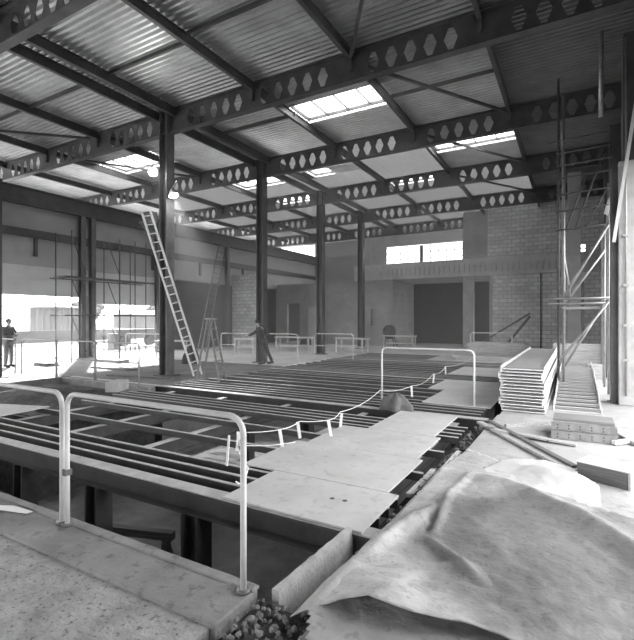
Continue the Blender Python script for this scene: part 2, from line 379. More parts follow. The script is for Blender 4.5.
# castellated beams
def castellated(name, x0, x1, y, z0, z1, solids):
    fw = .2; e = empty(name, (0, 0, 0))
    mb = MB(); wt = .014; p = .45; zc = (z0 + z1) / 2 - .02; hw = .15; hh = .235
    n = int((x1 - x0) / p)
    for i in range(n):
        a = x0 + i * p; b = a + p; c = (a + b) / 2
        solid = any(abs(c - s) < g for s, g in solids)
        if solid or i in (0, n - 1): mb.box(a, b, y - wt / 2, y + wt / 2, z0, z1); continue
        hx = [(c - hw, zc), (c - hw * .35, zc + hh), (c + hw * .35, zc + hh), (c + hw, zc), (c + hw * .35, zc - hh), (c - hw * .35, zc - hh)]
        rc = [(a, zc), (a, z1), (b, z1), (b, zc), (b, z0), (a, z0)]
        for yy in (y - wt / 2, y + wt / 2):
            vs = [(u, yy, v) for u, v in hx + rc]
            mb.add(vs, [(0, 1, 7, 6), (1, 2, 8, 7), (2, 3, 9, 8), (3, 4, 10, 9), (4, 5, 11, 10), (5, 0, 6, 11)])
        vs = [(u, yy, v) for yy in (y - wt / 2, y + wt / 2) for u, v in hx]
        mb.add(vs, [(k, (k + 1) % 6, (k + 1) % 6 + 6, k + 6) for k in range(6)])
    mb.build('web', steel, e)
    MB().box(x0, x1, y - fw / 2, y + fw / 2, z0 - .03, z0).build('bottom_flange', steel, e)
    MB().box(x0, x1, y - fw / 2, y + fw / 2, z1, z1 + .03).build('top_flange', steel, e)
    return e
BL = ['castellated roof beam directly overhead behind the nearest edge of the roof', 'nearest visible castellated roof beam, cutting across the top left corner', 'large castellated roof beam meeting the column beside the tall ladder',
      'castellated roof beam just behind the large skylight', 'castellated roof beam just behind the right skylight strip', 'castellated roof beam just in front of the blockwork rear wall',
      'farthest castellated roof beam, seen above the bright strip window']
for i, y in enumerate(BEAM_Y):
    if i == 0: continue
    xr = XR if i < 6 else -4.6
    e = castellated('castellated_beam', -23.7, xr, y, 7.48, 8.14, [(-11, .75), (-20.4, .35)] + [(q, .35) for q in PX[1:3] + PX[5:8]])
    tag(e, BL[i], 'roof beam', 'castellated roof beams crossing the shed')
    for q in PX[1:3] + PX[5:8]:
        MB().box(q - .04, q + .04, y - .09, y + .09, 7.7, 7.96).build('cleat', steel, e)
# purlins, one run per line between every pair of beams
PN = ['nearest the left wall', 'second from the left wall', 'left one of the double purlin', 'right one of the double purlin', 'just left of the large skylight', 'just right of the large skylight', 'nearest the right wall']
for i, x in enumerate(PX[1:8]):
    pair = i in (2, 3)
    d = .27 if pair else .24
    mb = MB()
    ibeam(mb, 'y', -.9, 31 if x < -4 else 28, x, ROOF_Z + .008, d, .1, .018, .012)
    tag(mb.build('purlin', steel), 'long dark steel purlin under the roof deck, ' + PN[i], 'purlin', 'purlins running into the depth of the roof')
mb = MB(); ibeam(mb, 'y', -.9, 31, -20.4, ROOF_Z + .008, .24, .1, .018, .012)
tag(mb.build('purlin', steel), 'long dark steel purlin beyond the left wall beam, outermost at the left', 'purlin', 'purlins running into the depth of the roof')
# wind bracing in the right hand bays
BR = [((-4.6, 10.1), (-1.8, 14.6), 'dark steel brace crossing the roof bay right of the large skylight'), ((-4.5, 15.0), (-1.8, 19.5), 'thin roof brace crossing the right skylight strip'),
      ((-1.8, 5.2), (-4.6, 9.7), 'thin roof brace high in the bay nearest the viewer'), ((-4.5, 20), (-1.8, 24.4), 'thin roof brace in the rear right bay'), ((-17.2, 10.1), (-14.5, 14.6), 'thin roof brace in the far left bay under the glaring skylight'),
      ((-20.0 + .6, 5.2), (-14.5, 9.7), 'long thin roof brace near the left wall'), ]
for a, b, l in BR:
    tag(MB().bar((a[0], a[1], 7.97), (b[0], b[1], 7.97), .07, .07).build('roof_brace', steel), l, 'brace', 'diagonal roof braces')
# thin sheet lap angles under the deck
k = 0
LAPL = ['left of the double purlin, front bay', 'right of the double purlin, front bay', 'behind the large skylight', 'in front of the right skylight strip', 'left of the small square skylight', 'in the far left bay near the wall', 'above the front right corner']
for (a, b, y) in ((-14.3, -11.3, 7.6), (-10.6, -7.7, 7.6), (-7.6, -10.6, 12.0), (-4.6, -1.8, 12.4), (-10.6, -7.7, 16.6), (-17.3, -14.4, 7.6), (-7.6, -4.7, 7.4)):
    tag(MB().box(min(a, b), max(a, b), y - .03, y + .03, ROOF_Z - .08, ROOF_Z + .005).build('trimmer_angle', steel), 'thin dark steel angle under the deck, ' + LAPL[k], 'steel angle', 'steel angles stiffening the roof deck'); k += 1
# eaves beam along left wall
mb = MB(); ibeam(mb, 'y', -1, 33.8, XL + .2, 7.06, .7, .25, .03, .016)
tag(mb.build('eaves_beam', steel), 'deep dark steel beam running the full length of the left wall', 'steel beam')
mb = MB(); ibeam(mb, 'y', -1, 28, XR - .25, 8.15, .6, .25, .03, .016)
tag(mb.build('eaves_beam', steel), 'dark steel beam along the top of the right wall', 'steel beam')

# ------------------------------------------------------------------ columns
CL = {9.9: 'dark steel column with the tall pale ladder beside it', 14.8: 'dark steel column with the man in dark clothes leaning in front', 19.7: 'third steel column of the middle row, behind the one with the man', 24.6: 'rearmost slender steel column of the middle row'}
for y in (9.9, 14.8, 19.7, 24.6):
    e = empty('steel_column', (-11.0, y, 0), label=CL[y], cat='column', group='middle row of steel columns')
    mb = MB(); hcol(mb, 0, 0, 0.03, 8.16, .32); mb.build('shaft', steel_l if y < 12 else steel, e)
    MB().box(-.28, .28, -.28, .28, 0, .03).build('base_plate', steel, e)
e = empty('steel_column', (-15.05, 7.0, 0), label='dark steel column at the extreme left edge, beside the man at the railing', cat='column')
mb = MB(); hcol(mb, 0, 0, 0.02, 5.95, .26); mb.build('shaft', steel, e); MB().box(-.26, .26, -.26, .26, 0, .02).build('base_plate', steel, e)
for y, l in ((12.5, 'left one of the paired wall columns between the bright openings'), (13.0, 'right one of the paired wall columns between the bright openings'), (16.75, 'column on the left wall just left of the ladder column'), (22.3, 'column of the left wall where the brick partition starts'), (5.3, 'column of the left wall beyond the railings, hidden by the frame edge')):
    if y < 6: continue
    e = empty('wall_column', (XL + .2, y, 0), label='dark steel ' + l, cat='column', group='columns of the left wall')
    mb = MB(); hcol(mb, 0, 0, 0.02, 6.4, .22); mb.build('shaft', steel_l, e); MB().box(-.18, .18, -.18, .18, 0, .02).build('base_plate', steel, e)
struct('trim_8', MB().box(XL - .1, XL + .1, 12.6, 12.9, 0, 2.8), conc_col)
# right hand concrete pier with steel above
e = empty('concrete_pier', (1.15, 11.3, 0), label='big pale concrete pier at the right edge, nearest of the right wall piers', cat='pier', group='piers of the right wall')
MB().box(-.38, .5, -.28, .28, 0, 4.95).build('shaft', conc_col, e, bevel=.02)
MB().box(-.5, -.38, -.1, .28, 0, 4.9).build('channel', steel, e)
MB().box(-.3, .5, -.22, .22, 4.95, 7.55).build('steel_head', steel, e)
mb = MB().tube([(-.26, -.33, .2), (-.26, -.33, 7.4)], .02)
mb.build('conduit_pipe', grey_tube, e, smooth=True)
for z in (.9, 1.6, 2.4, 3.4): MB().box(-.31, -.21, -.36, -.28, z, z + .05).build('pipe_bracket', grey_tube, e)
for y, l, wd in ((16.3, 'pale concrete pier behind the scaffold tower, second of the right wall piers', .55), (19.1, 'far narrow concrete pier of the right wall behind the scaffold', .4), (6.4, 'x', 0)):
    if not wd: continue
    e = empty('concrete_pier', (1.1, y, 0), label=l, cat='pier', group='piers of the right wall')
    MB().box(-wd / 2, .55, -.25, .25, 0, 4.9).build('shaft', conc_col, e, bevel=.02)
    MB().box(-.2, .5, -.2, .2, 4.95, 7.55).build('steel_head', steel, e)
e = empty('concrete_pier', (0.0, 22, 0), label='slim pale concrete pier standing clear of the wall behind the scaffold tower', cat='pier', group='piers of the right wall')
MB().box(-.28, .22, -.2, .2, 0, 7.9).build('shaft', conc_col, e, bevel=.02)
# raking strut
mb = MB().bar((.68, 10.9, 3.3), (1.12, 10.88, 6.6), .06, .09)
tag(mb.build('raking_strut', white_tube), 'pale raking strut rising steeply against the big concrete pier', 'strut')
# down pipe on right wall high up
mb = MB().tube([(.52, 12.0, 8.22), (.5, 12.0, 6.3)], .05)
tag(mb.build('hanging_pipe', grey_tube, smooth=True), 'short pale pipe hanging from the dark roof above the scaffold', 'pipe')

# ------------------------------------------------------------------ pit steelwork
MB0 = [3.45, 8.35, 13.25, 18.15]
ML = ['long front floor beam with dusty top, nearest over the open pit', 'floor beam along the rear of the nearest bay, behind the cloth bundle', 'floor beam crossing the far part of the pit', 'rearmost floor beam of the pit']
for i, y in enumerate(MB0):
    e = empty('floor_beam', (0, y, 0), label='dark steel ' + ML[i], cat='steel beam', group='main floor beams over the pit')
    x0 = -13.4 if i < 2 else -9.6
    mb = MB(); ibeam(mb, 'x', x0, -1.32, 0, -.012, .24, .17, .02, .012); mb.build('beam_web', steel, e)
    MB().box(x0, -1.32, -.085, .085, -.012, 0.0).build('dusty_top', dusty, e)
# stub columns below
k = 0
SX = ['nearest the left frame edge', 'beside the trestle', 'right of the near railing joint', 'under the plywood edge']
for i, y in enumerate(MB0):
    for j, x in enumerate((-6.6, -5.0, -3.4, -1.8)):
        mb = MB(); hcol(mb, x, y, -2.0, -.25, .22)
        tag(mb.build('stub_column', steel), 'short dark steel post under the %s floor beam, %s' % (('front', 'second', 'third', 'rearmost')[i], SX[j]), 'post', 'posts carrying the floor beams')
# secondary beams running into depth
k = 0
for x in (-8.9, -7.2, -5.4, -3.6, -1.85):
    e = empty('cross_beam', (x, 0, 0), label='low steel cross beam with pale top under the joists, ' + ['leftmost in the nearest bay', 'second from the left', 'middle one of five', 'second from the right, meeting the plywood', 'rightmost, under the plywood'][k], cat='steel beam', group='cross beams under the nearest floor joists'); k += 1
    mb = MB(); ibeam(mb, 'y', 3.54, 8.26, 0, -.112, .2, .12, .015, .01); mb.build('beam_web', steel, e)
    MB().box(-.06, .06, 3.54, 8.26, -.112, -.1).build('dusty_top', dusty, e)
# joists
JO = [.29, .53, .77, 1.62, 2.57, 3.4, 3.62, 3.84, 4.08]
for b in range(4):
    ofs = JO if b == 0 else [.35, .62, .9, 1.25, 1.7, 2.35, 2.9, 3.6, 4.1, 4.4]
    for j, d in enumerate(ofs):
        y = MB0[b] + d
        if y > 21.9: continue
        x0 = {0: -13.3 if d < 3 else -9.4, 1: -9.4, 2: -9.4, 3: -9.4}[b]
        if b == 0 and .7 < d < 3: x0 = -9.3
        x1 = -1.5
        wd = .045 if b == 0 else .035
        e = MB().box(x0, x1, -wd / 2, wd / 2, -.008, 0).build('floor_joist', dusty, loc=(0, y, -.004 if False else 0))
        tag(e, 'long thin steel floor joist, %s behind the %s floor beam' % (ORD[j], ['front', 'second', 'third', 'rearmost'][b]), 'floor joist', 'thin floor joists across the pit, bay %s' % ['one', 'two', 'three', 'four'][b])
        MB().box(x0, x1, -.006, .006, -.1, -.008).build('stem', steel, e)

# ------------------------------------------------------------------ plywood sheets
PL = [(-2.98, -1.5, 3.37, 4.26, 'nearest plywood sheet on the floor beams with two dark holes'), (-3.45, -1.62, 4.27, 5.46, 'second plywood sheet from the front, reaching farthest left'),
      (-3.28, -1.7, 5.47, 6.62, 'third plywood sheet from the front'), (-2.85, -1.8, 6.63, 8.2, 'narrow plywood sheet in front of the second floor beam'),
      (-2.78, -1.42, 9.3, 11.2, 'plywood sheet behind the second floor beam, beside the tray stack'), (-3.2, -1.45, 11.22, 13.1, 'plywood sheet with the far guard rail behind it'), (-3.5, -1.5, 14.4, 16.9, 'far plywood sheet near the rear of the pit'), (-5.5, -1.5, 19.0, 21.8, 'wide far plywood sheet at the rear edge of the pit')]
for i, (x0, x1, y0, y1, l) in enumerate(PL):
    z = .004 + .001 * (i % 2)
    o = MB().box(x0, x1, y0, y1, z, z + .02).build('plywood_sheet', ply, bevel=.003)
    tag(o, l, 'plywood sheet', 'plywood sheets laid over the joists')
    if i == 0:
        for x, y in ((-2.03, 3.86), (-1.9, 3.87)):
            MB().tube([(x, y, z + .0195), (x, y, z + .021)], .025, 12).build('hole', steel, o)
o = MB().add([(-11.2, 4.5, .01), (-9.0, 5.15, .01), (-8.9, 4.2, .01), (-11.2, 3.9, .01), (-11.2, 4.5, .03), (-9.0, 5.15, .03), (-8.9, 4.2, .03), (-11.2, 3.9, .03)], [(0, 1, 2, 3), (7, 6, 5, 4), (0, 4, 5, 1), (1, 5, 6, 2), (2, 6, 7, 3), (3, 7, 4, 0)]).build('plywood_sheet', ply)
tag(o, 'plywood sheet at the left frame edge, lying slanted on the joists', 'plywood sheet', 'plywood sheets laid over the joists')

# ------------------------------------------------------------------ soil heap at left of pit
def blob_mesh(name, cx, cy, rx, ry, h, z0, m, seed=0, n=28, ang=0):
    mb = MB(); vs = []; fs = []
    for j in range(n + 1):
        for i in range(n + 1):
            u = i / n * 2 - 1; v = j / n * 2 - 1
            x = u * rx; y = v * ry; rr = min(1, math.sqrt(u * u + v * v) ** 1.5)
            z = h * max(0, 1 - rr) + .12 * noise.noise((x * 1.7 + seed, y * 1.7, seed)) * (1 - rr) + .05 * noise.noise((x * 6, y * 6, seed)) * (1 - rr)
            vs.append((cx + x * math.cos(ang) - y * math.sin(ang), cy + x * math.sin(ang) + y * math.cos(ang), z0 + z))
    for j in range(n):
        for i in range(n): a = j * (n + 1) + i; fs.append((a, a + 1, a + n + 2, a + n + 1))
    return MB().add(vs, fs).build(name, m, smooth=True)
o = MB().box(-13.5, -9.6, 5.2, 8.25, -2.0, -.25).build('earth_bank', soil)
tag(o, 'block of dark excavated earth left in the pit below the left railings', 'earth', kind='stuff')
tag(blob_mesh('soil_heap', -11.6, 6.7, 2.1, 1.6, .3, -.27, soil, 3), 'low heap of dark soil beyond the near railing at left', 'soil', kind='stuff')
struct('trim_9', MB().box(-13.5, -9.6, 8.05, 8.26, -.6, -.02), conc_kerb)
e = MB().box(-.16, .16, -.3, .3, 0, .24).build('concrete_block', conc_col, loc=(-9.85, 7.3, -.02), bevel=.012); e.rotation_euler[2] = .5
tag(e, 'single pale concrete block standing on the soil in front of the ladder column', 'block')

# ------------------------------------------------------------------ guard rails
def guard_rail(name, w_, h_, r, m, mid=True):
    e = empty(name)
    q = .11; pts = [(-w_ / 2, 0, h_ - q - .02)]
    for k in range(0, 7): a = math.pi - k * math.pi / 12; pts.append((-w_ / 2 + q + q * math.cos(a), 0, h_ - q + q * math.sin(a)))
    for k in range(0, 7): a = math.pi / 2 - k * math.pi / 12; pts.append((w_ / 2 - q + q * math.cos(a), 0, h_ - q + q * math.sin(a)))
    pts.append((w_ / 2, 0, h_ - q - .02))
    MB().tube(pts, r, 12).build('top_rail', m, e, smooth=True)
    for s in (-1, 1):
        p = MB().tube([(s * w_ / 2, 0, 0), (s * w_ / 2, 0, h_ - q)], r, 12).build('post', m, e, smooth=True)
    if mid: MB().tube([(-w_ / 2, 0, h_ * .52), (w_ / 2, 0, h_ * .52)], r * .7, 8).build('mid_rail', m, e, smooth=True)
    return e
paint_g = mat('scuffed_grey_paint', .34, .5, 0, .15, 8)
g1 = guard_rail('guard_rail', 1.86, 1.1, .02, white_tube, False); g1.location = (-2.745, 2.25, .03)
tag(g1, 'near white tubular guard rail at the pit edge, complete loop in the foreground', 'guard rail', 'near guard rails at the kerb')
for s in (-1, 1): MB().tube([(s * .93, 0, 0), (s * .93, 0, .02)], .045, 12).build('foot', steel_l, g1, smooth=True)
MB().box(-.955, -.91, -.03, .03, .42, .47).build('clip', steel_l, g1)
g2 = copy_tree(g1); g2.location = (-4.68, 2.25, .03)
g2['label'] = 'white tubular guard rail entering from the left frame edge, joined post to post'
gm = guard_rail('guard_rail', 1.82, 1.1, .02, paint_g, True)
FR = [(-10.95, 8.1, 0, 'fourth of the far left row, ending at the concrete block'), (-12.77, 8.05, 0, 'third of the far left row'), (-14.5, 7.95, .02, 'second of the far left row, close to the man'), (-16.5, 7.8, .03, 'leftmost of the far left row, behind the man')]
FR2 = [(-13.3, 16.0, .0, 'behind the ladder column, left of the man in dark clothes'), (-11.2, 16.4, 0, 'directly behind the man in dark clothes'), (-9.2, 17.6, .1, 'right of the man in dark clothes'), (-3.4, 22.3, .0, 'in front of the blockwork rear wall, beside the tray stack'), (-16.5, 13.5, .2, 'beyond the ladder column towards the bright opening')]
first = True
for lst, grp in ((FR, 'row of guard rails at the far left of the pit'), (FR2, 'guard rails on the far floor')):
    for x, y, rz, l in lst:
        if grp.startswith('guard rails on') and first: gm = guard_rail('guard_rail', 1.82, 1.1, .022, white_tube, True); o = gm; first = False
        elif x == FR[0][0]: o = gm
        else: o = copy_tree(gm)
        o.location = (x, y, 0); o.rotation_euler[2] = rz; tag(o, 'pale tubular guard rail, ' + l, 'guard rail', grp)
o = copy_tree(g1)
for c in kids(o):
    if c.name.startswith(('clip', 'foot')): bpy.data.objects.remove(c)
o.location = (-2.72, 9.38, 0); o.scale = (1.05, 1, 1.02); tag(o, 'white tubular guard rail standing alone on the far side of the second floor beam', 'guard rail', 'lone guard rail beyond the plywood')

# rope with tags
def rope(name, pts, r, m, label, cat):
    out = []
    for i in range(len(pts) - 1):
        a, b = Vector(pts[i]), Vector(pts[i + 1]); L_ = (b - a).length
        for k in range(10):
            t = k / 10; p = a.lerp(b, t); p.z -= 4 * t * (1 - t) * .035 * L_; out.append(p)
    out.append(Vector(pts[-1]))
    return tag(MB().tube(out, r, 6).build(name, m, smooth=True), label, cat)
RP = [(-1.85, 2.25, .98), (-3.85, 4.64, .27), (-3.44, 5.1, .26), (-3.46, 5.58, .27), (-3.12, 5.9, .27), (-3.27, 6.5, .26), (-3.35, 8.4, .34), (-3.18, 9.9, .25), (-3.36, 12.3, .25), (-3.56, 14.5, .25), (-3.4, 20, .5)]
rope('marker_rope', RP, .006, white_m, 'thin pale marker rope strung from the near guard rail along the plywood edge', 'rope')
rope('marker_rope', [(-1.9, 2.28, .7), (-3.0, 3.8, .18), (-3.85, 4.64, .1), (-3.3, 5.2, .08)], .006, white_m, 'second slack marker rope drooping below the first near the guard rail', 'rope')
FL = ['nearest, left of the plywood', 'second, upright at the plywood edge', 'third, small beside the second', 'fourth, on the third plywood sheet edge', 'fifth, just behind the fourth', 'sixth, beyond the cloth bundle', 'seventh, far along the rope', 'eighth, farthest along the rope']
for i, (x, y, z) in enumerate([RP[1], RP[2], RP[3], RP[4], RP[5], RP[7], RP[8], RP[9]]):
    e = MB().box(-.022, .022, -.004, .004, 0, .24).build('marker_stake', white_m, loc=(x, y, z - .25)); e.rotation_euler = ((random.random() - .5) * .3, random.choice((-.18, .1, .2, -.05)), .4)
    tag(e, 'short white marker slat on the rope, ' + FL[i], 'marker', 'white marker slats along the rope')
e = MB().box(-.008, .008, -.003, .003, 0, .2).build('tape_end', white_m, loc=(-1.96, 2.26, .8)); e.rotation_euler = (0, .1, 0)
tag(e, 'loose white tape end hanging from the near guard rail corner', 'tape')
# cloth bundle at rail foot
def cloth_blob(name, loc, s, m, label, cat, seed):
    mb = MB(); nu, nv = 26, 14; vs = []; fs = []
    for j in range(nv + 1):
        ph = math.pi / 2 * j / nv
        for i in range(nu):
            th = 2 * math.pi * i / nu
            r = 1 + .28 * math.sin(5 * th + seed) * math.sin(ph) + .2 * noise.noise((math.cos(th) * 2, math.sin(th) * 2, j * .3 + seed))
            vs.append((loc[0] + s[0] * math.sin(ph) * math.cos(th) * r, loc[1] + s[1] * math.sin(ph) * math.sin(th) * r, loc[2] + s[2] * math.cos(ph) * (1 + .1 * math.sin(4 * th))))
    for j in range(nv):
        for i in range(nu): fs.append((j * nu + i, j * nu + (i + 1) % nu, (j + 1) * nu + (i + 1) % nu, (j + 1) * nu + i))
    return tag(MB().add(vs, fs).build(name, m, smooth=True), label, cat)
cloth_blob('cloth_bundle', (-3.0, 8.35, 0), (.28, .2, .3), cloth_m, 'crumpled bundle of dark cloth heaped on the floor beam beside the rope', 'cloth', 2)

# ------------------------------------------------------------------ trench, curb board, rubble
bd = MB()
P0 = Vector((-1.64, 2.36, -.3)); P1 = Vector((-1.62, 3.36, -.3))
m_ = MB(); n = 16; vs = []
for s_ in (0, 1):
    for i in range(n + 1):
        t = i / n; y = 2.34 + 1.04 * t; x = -1.66 + .02 * t + s_ * .055
        zt = .05 + .012 * noise.noise((i * .8, 0, 1)) - .02 * t
        zb = -.34 - .05 * noise.noise((i * .7, 3, 1)) + .1 * t
        vs += [(x, y, zb), (x + s_ * .015 * noise.noise((i, 1, 2)), y, zt)]
fs = []; K = 2 * (n + 1)
for i in range(n):
    a = 2 * i; fs += [(a, a + 2, a + 3, a + 1), (K + a, K + a + 1, K + a + 3, K + a + 2), (a + 1, a + 3, K + a + 3, K + a + 1), (a, K + a, K + a + 2, a + 2)]
fs += [(0, 1, K + 1, K), (2 * n, K + 2 * n, K + 2 * n + 1, 2 * n + 1)]
tag(MB().add(vs, fs).build('edge_board', mat('cement_splashed_board', .42, .95, 0, .25, 5, 8, .4, 30, spots=.15)), 'short rough cement-splashed board on edge between kerb and front floor beam', 'board')
mb = MB(); random.seed(11)
def rock(mb, c, s):
    ph = (1 + 5 ** .5) / 2
    vv = [(-1, ph, 0), (1, ph, 0), (-1, -ph, 0), (1, -ph, 0), (0, -1, ph), (0, 1, ph), (0, -1, -ph), (0, 1, -ph), (ph, 0, -1), (ph, 0, 1), (-ph, 0, -1), (-ph, 0, 1)]
    ff = [(0, 11, 5), (0, 5, 1), (0, 1, 7), (0, 7, 10), (0, 10, 11), (1, 5, 9), (5, 11, 4), (11, 10, 2), (10, 7, 6), (7, 1, 8), (3, 9, 4), (3, 4, 2), (3, 2, 6), (3, 6, 8), (3, 8, 9), (4, 9, 5), (2, 4, 11), (6, 2, 10), (8, 6, 7), (9, 8, 1)]
    sx, sy, sz = (s * (.6 + random.random() * .7) for _ in range(3)); q = Matrix.Rotation(random.random() * 6, 3, Vector((random.random(), random.random(), random.random() + .1)))
    mb.add([Vector(c) + q @ Vector((a * sx * (.8 + random.random() * .4), b * sy, d * sz * (.8 + random.random() * .4))) * .55 for a, b, d in vv], ff)
for i in range(900):
    y = 1.9 + random.random() ** .8 * 6.6; x = -1.48 + random.random() * .22
    if i % 3 == 0: y = 1.25 + random.random() * 1.2
    if y < 2.35: x = -1.74 + random.random() * .5
    z = -.25 + .2 * random.random() if y > 2.35 else -.07 + .07 * random.random()
    rock(mb, (x, y, z), .01 + (.02 if y > 2.35 else .012) * random.random())
tag(mb.build('trench_rubble', stone_m), 'dark rubble and broken bits filling the narrow trench beside the slab edge', 'rubble', kind='stuff')
struct('trench_fill', MB().box(-1.62, -1.2, 1.93, 8.6, -2.0, -.22), soil)
for i, (x, y0, y1, wd, l) in enumerate(((-1.42, 3.9, 6.3, .06, 'longest piece'), (-1.52, 4.6, 5.4, .05, 'short piece close to the plywood'), (-1.4, 2.5, 3.3, .05, 'nearest piece'))):
    tag(MB().bar((x, y0, -.1), (x + .05, y1, -.06), wd, .04).build('timber_offcut', timber_l), 'ragged timber lying in the trench beside the plywood, ' + l, 'timber', 'timber pieces in the trench')
# small litter on the plywood / kerb
tag(MB().add([(-4.95, 2.05, .035), (-4.35, 2.22, .035), (-4.33, 2.27, .04), (-4.6, 2.24, .05), (-4.9, 2.12, .04), (-4.6, 2.12, .055)], [(0, 1, 5), (1, 2, 5), (2, 3, 5), (3, 4, 5), (4, 0, 5), (0, 4, 3, 2, 1)]).build('sheet_scrap', white_m), 'torn pale scrap lying on the kerb left of the near posts', 'scrap').location = (.15, -.02, 0)

# trestle in the pit
e = empty('trestle', (-4.9, 4.0, -1.0), rz=.3, label='dark trestle frame standing crooked in the pit below the front beam', cat='trestle')
MB().box(-.5, .45, -.05, .05, -.08, .02).build('top_bar', timber_d, e)
for s in (-1, 1):
    for q in (-1, 1): MB().bar((s * .33, 0, -.05), (s * .42, q * .3, -1.0), .06, .06).build('leg', timber_d, e)
MB().bar((-.37, .16, -.55), (.37, .16, -.55), .03, .06).build('stretcher', timber_d, e)

# ------------------------------------------------------------------ slab edge and tarpaulins
struct('slab_topping', MB().prism([(-1.28, 2.0), (XR, 2.0), (XR, 8.6), (-1.2, 8.6)], 'z', .0, .05), conc, bevel=.01)
def inside(x, y, poly):
    c = False; j = len(poly) - 1
    for i in range(len(poly)):
        xi, yi = poly[i]; xj, yj = poly[j]
        if (yi > y) != (yj > y) and x < (xj - xi) * (y - yi) / (yj - yi) + xi: c = not c
        j = i
    return c
def ridge(x, y, ax, ay, bx, by, w_, h_):
    dx, dy = bx - ax, by - ay; L2 = dx * dx + dy * dy; t = max(0, min(1, ((x - ax) * dx + (y - ay) * dy) / L2))
    d = math.hypot(x - ax - t * dx, y - ay - t * dy) + .006
    return h_ * (math.exp(-d / w_) + math.exp(-(d / w_) ** 2)) * .5 * (math.sin(math.pi * min(1, max(0, t * .9 + .05))) ** .5)
RID = [(-1.25, 2.9, -1.05, 3.9, .07, .1), (-1.05, 3.9, -.95, 4.9, .05, .05), (-.95, 4.95, .1, 4.2, .16, .1), (.0, 4.3, .75, 3.4, .15, .1),
       (-.93, 3.4, -1.02, 4.3, .022, .075), (-.98, 3.35, -1.08, 4.2, .02, -.04), (-.95, 3.3, -.5, 2.95, .05, .06), (-.35, 2.6, -.2, 3.0, .04, .02), (.3, 2.5, .7, 3.1, .06, .05), (-1.1, 2.75, -.6, 3.1, .03, .05)]
def tarp(name, poly, base, m, rid, label, seed, step=.025, amp=.05, drop=None, thick=.004):
    xs = [p[0] for p in poly]; ys = [p[1] for p in poly]; x0, x1, y0, y1 = min(xs), max(xs), min(ys), max(ys)
    nx = int((x1 - x0) / step); ny = int((y1 - y0) / step); idx = {}; vs = []; fs = []
    def wob(x, y): return .035 * noise.noise((x * 3, y * 3, seed)) + .015 * noise.noise((x * 9, y * 9, seed))
    for j in range(ny + 1):
        for i in range(nx + 1):
            x = x0 + i * step; y = y0 + j * step
            if inside(x + wob(x, y) * 1.5, y + wob(y, x) * 1.5, poly):
                z = base + amp * (noise.noise((x * 1.1, y * 1.1, seed)) + .5) + amp * .2 * noise.noise((x * 3.3, y * 2.1, seed + 5)) + .006 * noise.noise((x * 12, y * 12, seed)) + sum(ridge(x, y, *r) for r in rid)
                cr = 1 - abs(noise.noise((x * 1.6 + seed, y * 1.6, 3.3))) * 9
                if cr > 0: z += .007 * cr
                if drop:
                    d = drop - x
                    if d > 0: z -= d * 1.6
                idx[(i, j)] = len(vs); vs.append((x, y, max(z, base - .3)))
    for (i, j), a in idx.items():
        if all(k in idx for k in ((i + 1, j), (i + 1, j + 1), (i, j + 1))): fs.append((a, idx[(i + 1, j)], idx[(i + 1, j + 1)], idx[(i, j + 1)]))
    o = MB().add(vs, fs).build(name, m, smooth=True)
    sm = o.modifiers.new('solid', 'SOLIDIFY'); sm.thickness = thick
    return tag(o, label, 'tarpaulin')
big_tarp = tarp('tarpaulin', [(-1.42, 2.35), (-1.05, 1.7), (-.2, 1.2), (1.5, .9), (1.6, 4.4), (.9, 4.5), (.3, 4.6), (-.3, 5.0), (-.8, 5.6), (-1.2, 6.0), (-1.36, 4.6), (-1.42, 3.4)], .085, tarp_m, RID, 'large dusty crumpled tarpaulin spread over the slab in the right foreground', 1, drop=-1.3)
vs = []; fs = []; NU, NV = 60, 24
for j in range(NV + 1):
    v = j / NV
    for i in range(NU + 1):
        u = i / NU
        mx = -1.4 + 1.75 * u; my = 2.15 + .42 * u + .03 * math.sin(14 * u)
        k = u / .25 if u < .25 else 1 - (u - .25) / .75
        mz = .07 + .21 * k ** (1.0 if u < .25 else 1.15)
        bx = -1.3 + 1.75 * u; by = 3.0 + .2 * u; bz = .11
        x = mx + (bx - mx) * v; y = my + (by - my) * v
        z = mz + (bz - mz) * v ** .8 + .03 * math.sin(math.pi * v) * math.sin(9 * u + 2 * v) + .012 * noise.noise((x * 9, y * 9, 4))
        vs.append((x, y, z))
for j in range(NV):
    for i in range(NU): a = j * (NU + 1) + i; fs.append((a, a + 1, a + NU + 2, a + NU + 1))
fl = MB().add(vs, fs).build('folded_flap', tarp_m, big_tarp, smooth=True); sm = fl.modifiers.new('solid', 'SOLIDIFY'); sm.thickness = .005
tarp('tarpaulin', [(-.75, 5.62), (-.3, 5.9), (0, 5.7), (.22, 5.15), (.2, 4.7), (.0, 4.45), (-.5, 4.7), (-.95, 5.1)], .09, tarp_w, [(-.5, 5.4, .1, 5.1, .22, .1)], 'clean white tarpaulin fold humped behind the dusty one', 9, amp=.05)

# ------------------------------------------------------------------ stacks of trays
def make_tray(L_, wd, sh=.1):
    e = empty('mesh_tray')
    mb = MB(); nb = int(L_ / .2)
    mb.box(-wd / 2 + .02, wd / 2 - .02, .25, L_, .004, .007)
    for i in range(nb + 1): mb.tube([(-wd / 2, i * L_ / nb, .008), (wd / 2, i * L_ / nb, .008)], .007, 6)
    mb.build('tray_bed', tray_m, e)
    for s in (-1, 1):
        X = s * wd / 2
        m2 = MB().tube([(X, 0, sh), (X, L_, sh)], .008, 6).tube([(X, 0, sh * .55), (X, L_, sh * .55)], .006, 6).tube([(X, 0, .008), (X, L_, .008)], .008, 6)
        for i in range(0, nb + 1): m2.tube([(X, i * L_ / nb, .0), (X, i * L_ / nb, sh)], .006, 6)
        m2.build('side_rail', white_tube, e)
    MB().tube([(-wd / 2, 0, .01), (wd / 2, 0, .01)], .011, 8).build('end_bar', white_tube, e)
    return e
